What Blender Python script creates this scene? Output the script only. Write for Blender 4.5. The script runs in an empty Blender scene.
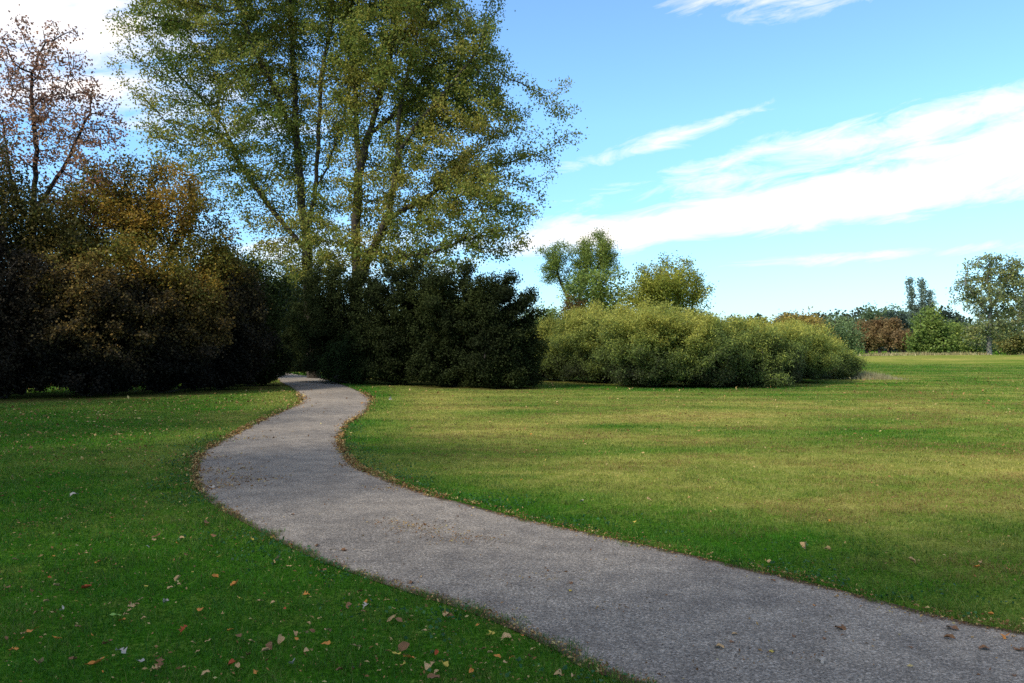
import bpy, math
import numpy as np

rng = np.random.default_rng(7)
S = bpy.context.scene
COL = S.collection
F, CX, HY, CH = 790.0, 512.0, 345.0, 1.6      # focal length in pixels, horizon row, camera height

SUN_AZ = math.radians(-125)                    # from straight ahead (+Y), negative = left
SUN_EL = math.radians(42)

# ------------------------------------------------------------------ noise
def _hash(ix, iy, iz, seed):
    h = (ix.astype(np.int64) * 374761393 + iy.astype(np.int64) * 668265263 + iz.astype(np.int64) * 2147483647 + seed * 1274126177) & 0xFFFFFFFF
    h = ((h ^ (h >> 13)) * 1274126177) & 0xFFFFFFFF
    h = (h ^ (h >> 16)) & 0xFFFFFFFF
    return h.astype(np.float64) / 0xFFFFFFFF

def vnoise(x, y, z=None, seed=0):
    x = np.asarray(x, float); y = np.asarray(y, float)
    z = np.zeros_like(x) if z is None else np.asarray(z, float)
    ix, iy, iz = np.floor(x), np.floor(y), np.floor(z)
    fx, fy, fz = x - ix, y - iy, z - iz
    fx, fy, fz = [f * f * (3 - 2 * f) for f in (fx, fy, fz)]
    r = 0
    for dx in (0, 1):
        for dy in (0, 1):
            for dz in (0, 1):
                w = (fx if dx else 1 - fx) * (fy if dy else 1 - fy) * (fz if dz else 1 - fz)
                r = r + w * _hash(ix + dx, iy + dy, iz + dz, seed)
    return r

def fbm(x, y, z=None, seed=0, octv=3):
    r, a, t, f = 0, 1.0, 0, 1.0
    for k in range(octv):
        r = r + a * vnoise(np.asarray(x) * f, np.asarray(y) * f, None if z is None else np.asarray(z) * f, seed + k * 17)
        t += a; a *= .5; f *= 2.03
    return r / t

def sstep(a, b, x):
    t = np.clip((x - a) / (b - a), 0, 1)
    return t * t * (3 - 2 * t)

# ------------------------------------------------------------------ terrain
def height(x, y):
    x = np.asarray(x, float); y = np.asarray(y, float)
    h = .55 * np.exp(-(((x - 52) / 26) ** 2 + ((y - 84) / 11) ** 2))
    h = h + .5 * sstep(60, 180, y) * (fbm(x / 45, y / 45, seed=5) - .5)
    return h

def G(px, py):
    Y = CH * F / (py - HY)
    return np.array([(px - CX) / F * Y, Y])

# ------------------------------------------------------------------ mesh helpers
def make_mesh(name, V, faces_flat, nper, mats, fcol=None, smooth=False, mat_idx=None, attrs=None):
    """faces_flat: flat vertex indices, nper vertices per face"""
    me = bpy.data.meshes.new(name)
    V = np.ascontiguousarray(V, dtype=np.float32)
    faces_flat = np.ascontiguousarray(faces_flat, dtype=np.int32).ravel()
    nf = len(faces_flat) // nper
    me.vertices.add(len(V)); me.vertices.foreach_set('co', V.ravel())
    me.loops.add(len(faces_flat)); me.loops.foreach_set('vertex_index', faces_flat)
    me.polygons.add(nf)
    me.polygons.foreach_set('loop_start', np.arange(0, nf * nper, nper, dtype=np.int32))
    if smooth:
        me.polygons.foreach_set('use_smooth', np.ones(nf, dtype=bool))
    if mat_idx is not None:
        me.polygons.foreach_set('material_index', np.asarray(mat_idx, dtype=np.int32))
    for m in (mats if isinstance(mats, (list, tuple)) else [mats]):
        me.materials.append(m)
    if fcol is not None:
        a = me.attributes.new('col', 'FLOAT_COLOR', 'FACE')
        c = np.ones((nf, 4), np.float32); c[:, :3] = fcol
        a.data.foreach_set('color', c.ravel())
    for k, v in (attrs or {}).items():
        a = me.attributes.new(k, 'FLOAT', 'POINT')
        a.data.foreach_set('value', np.ascontiguousarray(v, dtype=np.float32))
    me.update(calc_edges=True)
    return me

def link(name, me, parent=None):
    o = bpy.data.objects.new(name, me); COL.objects.link(o)
    if parent is not None: o.parent = parent
    return o

def tag(o, label=None, cat=None, group=None, kind=None):
    if label: o['label'] = label
    if cat: o['category'] = cat
    if group: o['group'] = group
    if kind: o['kind'] = kind
    return o

def empty(name, loc):
    o = bpy.data.objects.new(name, None); COL.objects.link(o); o.location = loc
    o.empty_display_size = .2
    return o

# ------------------------------------------------------------------ materials
def nmat(name):
    m = bpy.data.materials.new(name); m.use_nodes = True
    nt = m.node_tree; nt.nodes.clear()
    out = nt.nodes.new('ShaderNodeOutputMaterial')
    return m, nt, out

def node(nt, t, **kw):
    n = nt.nodes.new(t)
    for k, v in kw.items():
        if k in n.inputs.keys() if isinstance(k, str) else False:
            n.inputs[k].default_value = v
        else:
            setattr(n, k, v)
    return n

def mixc(nt, fac, a, b, mode='MIX'):
    n = nt.nodes.new('ShaderNodeMix'); n.data_type = 'RGBA'; n.blend_type = mode
    for sock, v in ((n.inputs[0], fac), (n.inputs[6], a), (n.inputs[7], b)):
        if hasattr(v, 'is_linked') or hasattr(v, 'links'): nt.links.new(v, sock)
        else: sock.default_value = v if not isinstance(v, tuple) else (*v[:3], 1)
    return n.outputs[2]

def mth(nt, op, a, b=None, c=None, clamp=False):
    n = nt.nodes.new('ShaderNodeMath'); n.operation = op; n.use_clamp = clamp
    for i, v in enumerate((a, b, c)):
        if v is None: continue
        if hasattr(v, 'links'): nt.links.new(v, n.inputs[i])
        else: n.inputs[i].default_value = v
    return n.outputs[0]

def noise(nt, vec, scale, detail=3, rough=.55, dist=0.0):
    n = nt.nodes.new('ShaderNodeTexNoise')
    n.inputs['Scale'].default_value = scale; n.inputs['Detail'].default_value = detail
    n.inputs['Roughness'].default_value = rough; n.inputs['Distortion'].default_value = dist
    if vec is not None: nt.links.new(vec, n.inputs['Vector'])
    return n.outputs['Fac']

def ramp(nt, fac, pts):
    n = nt.nodes.new('ShaderNodeValToRGB')
    el = n.color_ramp.elements
    el[0].position, el[0].color = pts[0][0], (*pts[0][1], 1)
    el[1].position, el[1].color = pts[-1][0], (*pts[-1][1], 1)
    for p, c in pts[1:-1]:
        e = el.new(p); e.color = (*c, 1)
    nt.links.new(fac, n.inputs[0])
    return n.outputs[0]

def attr(nt, name):
    n = nt.nodes.new('ShaderNodeAttribute'); n.attribute_name = name
    return n

def maprange(nt, v, a, b, c=0., d=1.):
    n = nt.nodes.new('ShaderNodeMapRange'); n.clamp = True
    nt.links.new(v, n.inputs[0])
    for i, x in enumerate((a, b, c, d)): n.inputs[i + 1].default_value = x
    return n.outputs[0]

def scaled(nt, vec, s):
    n = nt.nodes.new('ShaderNodeMapping'); n.inputs['Scale'].default_value = s
    nt.links.new(vec, n.inputs[0]); return n.outputs[0]

def leaf_material(name, translucent=.35, spec=.25, rough=.5):
    m, nt, out = nmat(name)
    c = attr(nt, 'col').outputs['Color']
    geo = nt.nodes.new('ShaderNodeNewGeometry')
    nz = noise(nt, geo.outputs['Position'], 9.0, 2)
    c2 = mixc(nt, 1.0, c, ramp(nt, nz, [(0.3, (.78, .78, .78)), (.7, (1.22, 1.22, 1.22))]), 'MULTIPLY')
    p = nt.nodes.new('ShaderNodeBsdfPrincipled')
    nt.links.new(c2, p.inputs['Base Color'])
    p.inputs['Roughness'].default_value = rough
    p.inputs['Specular IOR Level'].default_value = spec
    t = nt.nodes.new('ShaderNodeBsdfTranslucent'); nt.links.new(c2, t.inputs['Color'])
    mx = nt.nodes.new('ShaderNodeMixShader'); mx.inputs[0].default_value = translucent
    nt.links.new(p.outputs[0], mx.inputs[1]); nt.links.new(t.outputs[0], mx.inputs[2])
    nt.links.new(mx.outputs[0], out.inputs[0])
    return m

def bark_material(name, c1, c2, scale=14):
    m, nt, out = nmat(name)
    geo = nt.nodes.new('ShaderNodeNewGeometry')
    v = scaled(nt, geo.outputs['Position'], (1, 1, .18))
    n1 = noise(nt, v, scale, 5, .65)
    col = ramp(nt, n1, [(.32, c1), (.68, c2)])
    p = nt.nodes.new('ShaderNodeBsdfPrincipled'); nt.links.new(col, p.inputs['Base Color'])
    p.inputs['Roughness'].default_value = .9; p.inputs['Specular IOR Level'].default_value = .15
    b = nt.nodes.new('ShaderNodeBump'); b.inputs['Strength'].default_value = .7; b.inputs['Distance'].default_value = .03
    nt.links.new(n1, b.inputs['Height']); nt.links.new(b.outputs[0], p.inputs['Normal'])
    nt.links.new(p.outputs[0], out.inputs[0])
    return m

LEAF = leaf_material('leaf_surface', .48, .12)
LEAF_DARK = leaf_material('shade_leaf_surface', .2, .04, .7)
GRASS = leaf_material('grass_blade_surface', .25, .2, .55)
BARK = bark_material('brown_bark', (.022, .017, .012), (.085, .068, .05))
BARK_DARK = bark_material('dark_bark', (.012, .010, .009), (.04, .033, .028))
BARK_PALE = bark_material('pale_bark', (.08, .072, .062), (.26, .235, .20), 20)
TWIG = bark_material('twig_bark', (.03, .025, .022), (.10, .085, .075), 20)

# ------------------------------------------------------------------ trees
def nrm(v):
    return v / np.maximum(np.linalg.norm(v, axis=-1, keepdims=True), 1e-9)

def resample(poly, D):
    poly = np.asarray(poly, float)
    out = [poly[0]]
    for a, b in zip(poly[:-1], poly[1:]):
        n = max(1, int(round(np.linalg.norm(b - a) / D)))
        for k in range(1, n + 1): out.append(a + (b - a) * k / n)
    return out

def grow(guides, A, D, kill, r, bias=(0, 0, .12), iters=140, jitter=.18):
    """space colonisation from guide polylines towards the attractor points A"""
    pos, par = [], []
    for g in guides:
        pts = resample(g, D)
        for k, p in enumerate(pts):
            p = p.copy()
            if k == 0:
                if pos:                                # joins the nearest existing node if close to one
                    P = np.array(pos); d = np.linalg.norm(P - p, axis=1); j = int(d.argmin())
                    if d[j] < D * 2.2:
                        last = j; continue
                pos.append(p); par.append(-1); last = len(pos) - 1; continue
            p = p + r.normal(0, D * .07, 3) * np.array([1, 1, .3])
            pos.append(p); par.append(last); last = len(pos) - 1
    P = np.array(pos); par = np.array(par)
    nch = np.zeros(len(P), int); np.add.at(nch, par[par >= 0], 1)
    alive = np.ones(len(A), bool)
    d = np.full(len(A), 1e9); ni = np.zeros(len(A), int)
    def upd(newP, off):
        nonlocal d, ni
        if not len(newP): return
        dd = np.linalg.norm(A[:, None, :] - newP[None], axis=2)
        j = dd.argmin(1); m = dd[np.arange(len(A)), j]
        b = m < d
        d = np.where(b, m, d); ni = np.where(b, j + off, ni)
    for s in range(0, len(P), 200): upd(P[s:s + 200], s)
    bias = np.array(bias)
    for it in range(iters):
        alive &= d > kill
        act = alive & (nch[ni] < 4)
        if not act.any(): break
        ids = ni[act]
        v = nrm(A[act] - P[ids])
        sm = np.zeros_like(P); np.add.at(sm, ids, v)
        u = np.unique(ids)
        dirv = nrm(nrm(sm[u]) + bias + r.normal(0, jitter, (len(u), 3)))
        newP = P[u] + dirv * D
        off = len(P)
        P = np.vstack([P, newP]); par = np.concatenate([par, u])
        nch[u] += 1; nch = np.concatenate([nch, np.zeros(len(u), int)])
        for s in range(0, len(newP), 300): upd(newP[s:s + 300], off + s)
        if len(P) > 9000: break
    return P, par

def radii(P, par, base_r, tip_r):
    n = len(P); tips = np.zeros(n)
    nch = np.zeros(n, int); np.add.at(nch, par[par >= 0], 1)
    tips[nch == 0] = 1
    dist = np.zeros(n, int)
    for i in range(n - 1, -1, -1):
        if par[i] >= 0:
            tips[par[i]] += tips[i]
            dist[par[i]] = max(dist[par[i]], dist[i] + 1)
    mx = tips.max()
    e = math.log(max(mx, 2)) / math.log(max(base_r / tip_r, 1.5))
    return tip_r * tips ** (1 / e), dist

def tubes(P, par, R, sel, k):
    """frustum per segment; the thickest child continues its parent's ring"""
    n = len(P)
    best = np.full(n, -1); br = np.zeros(n)
    for i in range(n):
        p = par[i]
        if p >= 0 and R[i] > br[p]: br[p] = R[i]; best[p] = i
    idx = np.array([i for i in range(n) if par[i] >= 0 and sel[i]], int)
    if not len(idx): return np.zeros((0, 3)), np.zeros(0, int)
    a, b = P[par[idx]], P[idx]
    ra = np.where(best[par[idx]] == idx, R[par[idx]], np.minimum(R[par[idx]], R[idx] * 1.15)); rb = R[idx]
    def frame(dv):
        ref = np.tile(np.array([.31, .94, .12]), (len(dv), 1))
        u = nrm(np.cross(dv, ref)); w = np.cross(dv, u); return u, w
    dseg = nrm(b - a)
    gp = par[par[idx]]
    da = np.where((gp >= 0)[:, None], nrm(a - P[np.maximum(gp, 0)]) + dseg, dseg)
    cont = best[par[idx]] == idx
    da = nrm(np.where(cont[:, None], da, dseg))
    cb = best[idx]
    db = nrm(np.where((cb >= 0)[:, None], nrm(P[np.maximum(cb, 0)] - b) + dseg, dseg))
    ang = np.arange(k) / k * 2 * math.pi
    ca, sa = np.cos(ang)[None, :, None], np.sin(ang)[None, :, None]
    ua, wa = frame(da); ub, wb = frame(db)
    ring_a = a[:, None] + (ua[:, None] * ca + wa[:, None] * sa) * ra[:, None, None]
    ring_b = b[:, None] + (ub[:, None] * ca + wb[:, None] * sa) * rb[:, None, None]
    V = np.concatenate([ring_a, ring_b], 1).reshape(-1, 3)
    q = np.array([[j, (j + 1) % k, k + (j + 1) % k, k + j] for j in range(k)])
    Fc = (q[None] + (np.arange(len(idx)) * 2 * k)[:, None, None]).reshape(-1)
    return V, Fc

def leaf_quads(pts, size, r, aspect=.75, up=.5, droop=.3, orient=None):
    n = len(pts)
    nv = nrm(r.normal(0, 1, (n, 3)) + np.array([0, 0, up]))
    ax = r.normal(0, 1, (n, 3)); ax[:, 2] -= droop
    if orient is not None: ax = ax * .8 + orient
    ax = nrm(ax - nv * (ax * nv).sum(1, keepdims=True))
    sd = np.cross(nv, ax)
    L = size * r.uniform(.65, 1.3, n)[:, None]; W = L * aspect
    bend = nv * L * .12
    V = np.stack([pts, pts + ax * L * .45 + sd * W * .5 + bend, pts + ax * L, pts + ax * L * .45 - sd * W * .5 + bend], 1).reshape(-1, 3)
    return V, np.arange(n * 4)

def palette(t, cols):
    cols = np.array(cols, float); t = np.clip(t, 0, .9999) * (len(cols) - 1)
    i = t.astype(int); f = (t - i)[:, None]
    return cols[i] * (1 - f) + cols[np.minimum(i + 1, len(cols) - 1)] * f

def plant(name, label, cat, px, Y, ells, cols, n_attr=700, D=.35, kill=.5, leaves=20000, leaf=.085, spread=.22,
          base_r=.2, tip_r=.012, guides=None, stems=1, stem_spread=.4, bark=None, leaf_mat=None, parts=('trunk', 'crown'),
          grad=0., mix=.5, freq=.6, depth=.9, twig=3, group=None, seed=0, aspect=.75, up=.5, droop=.3, bias=(0, 0, .12),
          world=None, sides=6, hang=0., hollow=.0, bright=.25, skirt=None, spray=None, gmid=.5):
    """ells: (px, py, rx, ry, density[, depth offset in m]) read as picture measures at the distance Y, or world metres if world is set"""
    r = np.random.default_rng(1000 + seed)
    if spray is None: spray = .09 if parts[0] == 'stems' else .04
    if skirt is None: skirt = parts[0] == 'stems'
    if world is None:
        bx = (px - CX) / F * Y
        base = np.array([bx, Y, float(height(bx, Y))])
        E = []
        for e in ells:
            Ye = Y + (e[5] if len(e) > 5 else 0)
            E.append(((e[0] - CX) / F * Ye, Ye, CH + (HY - e[1]) / F * Ye, e[2] / F * Ye, e[2] / F * Ye * depth, e[3] / F * Ye, e[4]))
    else:
        base = np.array([*world, float(height(*world))]); E = ells
    E = np.array(E, float)
    c = E[:, :3]; rad = E[:, 3:6]
    vol = rad.prod(1) ** .8 * E[:, 6]
    cnt = np.maximum(6, (vol / vol.sum() * n_attr)).astype(int)
    A = []
    for i, m in enumerate(cnt):
        u = nrm(r.normal(0, 1, (m, 3))) * (r.uniform(hollow ** 3, 1, m) ** (1 / 3))[:, None]
        if skirt:
            lo = u[:, 2] < 0
            k_ = np.where(lo, 1 / np.sqrt(np.maximum(1 - u[:, 2] ** 2, .12)), 1)
            u[:, :2] *= k_[:, None]
        A.append(c[i] + u * rad[i] * (1 + (.30 if skirt else .2) * (fbm(u[:, 0] * 2.5 + i * 9, u[:, 1] * 2.5, u[:, 2] * 2.5, seed=seed) - .5) * 2)[:, None])
    if spray:
        for i, m in enumerate(cnt):
            k_ = int(m * spray)
            u = nrm(r.normal(0, 1, (k_, 3)) + np.array([0, 0, .7])); u *= r.uniform(1.0, 1.32, (k_, 1))
            A.append(c[i] + u * rad[i])
    A = np.vstack(A); A = A[A[:, 2] > base[2] + .12]
    zlo = (c[:, 2] - rad[:, 2]).min(); zhi = (c[:, 2] + rad[:, 2]).max()
    if guides is None:
        guides = []
        for s in range(stems):
            tgt = c[s % len(c)]
            low = np.array([tgt[0], tgt[1], max(tgt[2] - rad[s % len(c), 2] * .75, base[2] + .3)]) if stems > 1 else \
                np.array([(base[0] * 2 + c[:, 0].mean()) / 3, (base[1] * 2 + c[:, 1].mean()) / 3, max(zlo + (zhi - zlo) * .12, base[2] + .3)])
            b0 = base + np.array([0, 0, -.05])
            mid = b0 * .6 + low * .4 + np.array([0, 0, .15]) + r.normal(0, .05, 3) * np.linalg.norm(low - b0)
            if stems > 1: mid = mid + np.array([r.normal(0, stem_spread), r.normal(0, stem_spread), abs(r.normal(0, .2))])
            guides.append([b0, mid, low])
    P, par = grow(guides, A, D, kill, r, bias=bias)
    R, dist = radii(P, par, base_r, tip_r)
    if stems == 1 and par[1] == 0:                       # root flare
        hgt = P[:, 2] - base[2]
        R = R * (1 + .35 * np.exp(-np.maximum(hgt, 0) / (.25 + base_r)) * (R > base_r * .7))
    root = empty(name, base); tag(root, label, cat, group)
    off = base
    V, Fc = tubes(P, par, R, np.ones(len(P), bool), sides)
    link(parts[0], make_mesh(parts[0], V - off, Fc, 4, bark or BARK, smooth=True), root)
    # leaves on the twigs
    cand = np.where(((dist <= twig) | (R < tip_r * 4.2)) & (par >= 0) & (P[:, 2] > base[2] + .1))[0]
    if len(E) > 1:
        q_ = (((P[cand][:, None] - c[None]) / rad[None]) ** 2).sum(2).argmin(1)
        wgt = E[q_, 6]; wgt = wgt / wgt.sum()
    else: wgt = None
    j = r.choice(cand, leaves, p=wgt)
    u = r.uniform(0, 1, (leaves, 1))
    clump = r.normal(0, 1, (len(P), 3)) * spread * .35
    pts = P[par[j]] * (1 - u) + P[j] * u + r.normal(0, spread, (leaves, 3)) * np.array([1, 1, .8]) + clump[j]
    if hang: pts[:, 2] -= np.abs(r.exponential(hang, leaves))
    lowz = np.where(pts[:, 2] < base[2] + .10)[0]
    okz = np.where(pts[:, 2] >= base[2] + .16)[0]
    pts[lowz] = pts[r.choice(okz, len(lowz))] + r.normal(0, .03, (len(lowz), 3))
    V, Fc = leaf_quads(pts, leaf, r, aspect, up, droop)
    t = fbm(pts[:, 0] * freq, pts[:, 1] * freq, pts[:, 2] * freq, seed=seed + 3, octv=2)
    t = (t - .5) * 1.9 + .5
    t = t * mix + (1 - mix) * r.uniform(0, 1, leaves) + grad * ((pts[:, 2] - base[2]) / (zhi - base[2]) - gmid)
    colr = palette(t, cols) * (1 + bright * r.normal(0, 1, (leaves, 1))).clip(.4, 1.9)
    link(parts[1], make_mesh(parts[1], V - off, Fc, 4, leaf_mat or LEAF, fcol=colr), root)
    return root

def W3(px, py, Y):
    return np.array([(px - CX) / F * Y, Y, CH + (HY - py) / F * Y])

# ---- two cottonwoods beside the path
CW = [(.08, .13, .024), (.14, .19, .034), (.23, .245, .048), (.31, .275, .055), (.44, .34, .075)]
YA = 38.0
def gl(pts, Y):
    return [W3(p[0], p[1], Y + (p[2] if len(p) > 2 else 0)) for p in pts]
ga = [gl([(314, 385), (310, 320), (307, 250), (301, 200), (296, 140), (294, 76), (290, 20), (286, -40)], YA),
      gl([(307, 252), (290, 232), (268, 205, .5), (240, 165, 1), (226, 130, 1.4)], YA),
      gl([(306, 240), (314, 200, -.6), (318, 146, -.9), (321, 76, -1), (330, 25, -1), (334, -30, -1)], YA),
      gl([(316, 190, -.7), (330, 160, -.2), (342, 122, 0), (349, 92, 0)], YA),
      gl([(296, 140), (275, 90, -1), (250, 40, -1.6), (240, 0, -2)], YA)]
plant('cottonwood_tree', 'tall cottonwood by the path with paler gappy crown, left of its darker thick-trunked twin', 'tree', 314, YA,
      [(215, 20, 84, 78, 1.0), (168, 100, 44, 58, .7), (145, 40, 36, 62, .6), (185, 160, 34, 38, .55), (255, 120, 68, 90, .95), (195, 150, 40, 45, .55), (300, 215, 58, 50, .7), (295, -20, 85, 70, 1),
       (320, 80, 50, 85, .9), (236, 195, 34, 34, .45), (335, 256, 46, 28, 1., -1.5), (275, 258, 30, 24, .8), (308, 236, 32, 24, .8, -1.6), (322, 276, 36, 16, .8, -1.5)], CW,
      n_attr=3500, D=.33, kill=.42, leaves=150000, leaf=.11, spread=.205, bright=.18, base_r=.26, tip_r=.010, guides=ga, seed=1, sides=9,
      mix=.45, freq=.45, group=None)
YB = 36.5
gb = [gl([(358, 390), (357, 330), (356, 226), (359, 165), (356, 120, .6), (354, 60, .8), (352, 0, 1), (350, -60, 1)], YB),
      gl([(359, 170), (370, 133, -.3), (378, 100, -.5), (392, 50, -.6), (400, -10, -.6), (404, -60, -.6)], YB),
      gl([(357, 290), (368, 258, -.6), (388, 218, -1), (399, 150, -1), (398, 120, -1), (410, 60, -1.2), (425, 10, -1.3)], YB),
      gl([(399, 152, -1), (416, 125, -1.4), (440, 97, -1.7), (470, 60, -2), (490, 30, -2)], YB),
      gl([(374, 252, -.8), (395, 258, -1.3), (425, 254, -1.8)], YB),
      gl([(388, 218, -1), (425, 198, -.4), (462, 172, 0)], YB),
      gl([(372, 132, -.3), (405, 105, .6), (436, 82, 1), (465, 70, 1.2)], YB)]
plant('cottonwood_tree', 'tall cottonwood with the thickest trunk, its leaning limb and yellow sprays reaching over dark bushes', 'tree', 358, YB,
      [(400, 50, 78, 85, 1.05), (395, -40, 85, 55, 1), (450, 70, 60, 75, 1), (465, 140, 62, 60, .95), (545, 128, 40, 55, .4), (525, 190, 32, 42, .4), (420, 190, 66, 52, .85),
       (480, 215, 52, 38, .85, -2), (362, 140, 44, 85, .7), (462, 252, 22, 28, .8, -2.5), (520, 222, 24, 26, .45, -2), (490, 20, 24, 40, .5), (565, 105, 14, 22, .3), (415, 240, 42, 26, .9, -1), (382, 262, 30, 18, .8, -1.5), (440, 264, 24, 18, .9, -2.5), (502, 246, 24, 22, .7, -2), (470, 278, 15, 16, .7, -2.8), (366, 248, 30, 20, .7, -1.8), (410, 268, 30, 14, .8, -2)], CW,
      n_attr=3600, D=.33, kill=.42, leaves=172000, leaf=.11, spread=.205, bright=.18, base_r=.30, tip_r=.010, guides=gb, seed=2, sides=9,
      mix=.45, freq=.45)

# ---- the thicket at the left
RUST = [(.13, .075, .06), (.24, .125, .085), (.36, .19, .12), (.42, .27, .15)]
plant('rusty_tree', 'tall open tree with sparse rust brown leaves and bare twigs, standing above the thicket', 'tree', 42, 27.5,
      [(35, 95, 52, 72, 1), (85, 130, 42, 52, .9), (15, 150, 38, 60, .8), (95, 195, 40, 38, .7), (50, 45, 30, 26, .5)], RUST,
      n_attr=1500, D=.30, kill=.42, leaves=9500, leaf=.10, spread=.15, base_r=.12, tip_r=.011, seed=11, bark=BARK_DARK,
      guides=[gl([(40, 395), (36, 300), (32, 220), (36, 150), (30, 90)], 27.5), gl([(33, 215), (62, 170), (84, 120)], 27.5), gl([(32, 235), (10, 180), (2, 120)], 27.5)],
      mix=.6)
GOLD = [(.05, .052, .016), (.11, .11, .022), (.19, .175, .03), (.30, .185, .03), (.36, .20, .035), (.20, .22, .045)]
plant('golden_tree', 'small tree turning orange and gold at the top of the left thicket', 'tree', 150, 28.0,
      [(112, 215, 46, 42, .8), (165, 215, 40, 42, .9), (195, 246, 34, 32, .8), (70, 238, 40, 32, .8), (212, 222, 18, 30, .45), (138, 180, 26, 24, .7), (205, 270, 34, 26, .8), (128, 262, 40, 26, .7, -2.2), (188, 288, 30, 20, .7, -1.6), (66, 248, 30, 20, .6, -1)], GOLD,
      n_attr=1700, D=.3, kill=.4, leaves=56000, leaf=.09, spread=.2, base_r=.11, spray=.15, tip_r=.011, seed=12, bark=BARK_DARK, mix=.55)
DK = [(.013, .017, .007), (.022, .029, .010), (.035, .045, .013), (.055, .066, .018)]  # shade under the trees put into near-black leaf colours
DKG = [(.014, .024, .009), (.026, .042, .013), (.045, .065, .018), (.07, .09, .025)]
PUR = [(.016, .015, .012), (.024, .021, .015), (.038, .030, .017), (.065, .052, .02), (.14, .088, .026), (.19, .125, .032), (.16, .145, .035)]  # rusty tips; the dark low end paints lower-front shade into the leaves
sh = ('stems', 'foliage')
plant('dark_tree', 'dark green bushy tree crowding the left edge below the rusty branches', 'tree', 20, 26.0,
      [(18, 225, 42, 46, 1), (-30, 205, 50, 64, 1), (60, 250, 36, 34, .9), (20, 300, 60, 50, .9)], [(.02, .028, .010), (.05, .058, .014), (.10, .085, .02), (.17, .12, .03)],
      n_attr=900, D=.33, kill=.45, leaves=52000, leaf=.09, spread=.26, base_r=.14, seed=13, bark=BARK_DARK, spray=.15, freq=1.0)
thick = [
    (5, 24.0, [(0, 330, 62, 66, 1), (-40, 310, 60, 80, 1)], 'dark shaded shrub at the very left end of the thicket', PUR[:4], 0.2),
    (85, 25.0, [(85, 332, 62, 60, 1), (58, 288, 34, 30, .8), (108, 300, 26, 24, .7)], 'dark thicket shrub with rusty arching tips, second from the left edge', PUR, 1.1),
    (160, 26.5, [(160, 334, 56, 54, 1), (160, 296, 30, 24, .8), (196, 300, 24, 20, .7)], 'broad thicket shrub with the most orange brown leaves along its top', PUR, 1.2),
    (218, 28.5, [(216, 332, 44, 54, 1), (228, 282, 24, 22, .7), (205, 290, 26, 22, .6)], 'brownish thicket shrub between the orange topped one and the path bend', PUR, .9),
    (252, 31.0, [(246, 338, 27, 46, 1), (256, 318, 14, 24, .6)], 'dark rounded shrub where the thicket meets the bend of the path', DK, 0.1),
]
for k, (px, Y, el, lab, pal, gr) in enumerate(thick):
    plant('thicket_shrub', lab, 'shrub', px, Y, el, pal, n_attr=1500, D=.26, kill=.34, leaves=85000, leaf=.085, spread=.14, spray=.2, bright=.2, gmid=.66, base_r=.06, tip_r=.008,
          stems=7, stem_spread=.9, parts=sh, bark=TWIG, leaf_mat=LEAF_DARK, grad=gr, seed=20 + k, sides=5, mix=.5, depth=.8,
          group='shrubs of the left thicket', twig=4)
plant('green_shrub', 'tall green shrub behind the path bend, showing above the thicket', 'shrub', 235, 38.0,
      [(228, 285, 34, 32, 1), (258, 300, 30, 36, 1), (215, 320, 40, 40, .8)], DKG, n_attr=700, D=.33, kill=.45, leaves=24000, leaf=.14, spread=.26,
      base_r=.09, stems=4, parts=sh, bark=TWIG, seed=31, sides=5, grad=.3)
plant('young_tree', 'slim young tree with light green leaves beyond the path bend', 'tree', 292, 50.5,
      [(288, 285, 24, 24, .9), (294, 315, 28, 30, .9)], [(.03, .05, .015), (.06, .085, .02), (.10, .11, .03)], n_attr=500, D=.35, kill=.5, leaves=15000, leaf=.14,
      spread=.25, base_r=.1, seed=32, bark=BARK_DARK)
mid = [
    (302, 48.5, [(304, 335, 32, 40, 1), (318, 350, 20, 26, .8)], 'dark shrub closing the path where it vanishes around the bend', DK, 0),
    (340, 34.2, [(338, 330, 46, 54, 1), (326, 292, 30, 28, .8), (360, 296, 26, 28, .8)], 'dark shrub wrapped around the cottonwood trunks', DK, .1),
    (352, 32.6, [(350, 356, 24, 22, 1), (338, 366, 22, 16, .8)], 'low green leafy shrub lighter than the dark bushes around it', DKG, .2),
    (402, 32.0, [(402, 330, 46, 58, 1), (408, 285, 30, 24, .8), (385, 300, 20, 22, .7)], 'dark bush under the leaning cottonwood limb', DK, .2),
    (455, 30.5, [(450, 330, 46, 54, 1), (440, 292, 28, 18, .8), (468, 302, 22, 16, .7)], 'tallest of the dark bushes, domed and almost black', DK, .2),
    (506, 29.2, [(498, 334, 36, 56, 1), (518, 354, 24, 36, 1), (486, 302, 26, 20, .8)], 'dark bush at the right end of the group, next to the yellow hedge', DK, .1),
]
for k, (px, Y, el, lab, pal, gr) in enumerate(mid):
    small = k == 2
    plant('dark_bush', lab, 'bush', px, Y, el, pal, n_attr=450 if small else 1500, D=.2 if small else .26, kill=.3 if small else .36,
          leaves=18000 if small else 85000, leaf=.08 if small else .095, spread=.11 if small else .13, base_r=.06, tip_r=.007, stems=4 if small else 7, stem_spread=.8, parts=sh, bark=BARK_DARK, bright=.14,
          leaf_mat=LEAF_DARK, grad=gr, seed=40 + k, sides=5, mix=.6, depth=.85, group='dark bushes under the cottonwoods', twig=4, aspect=.5, spray=.05)

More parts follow.
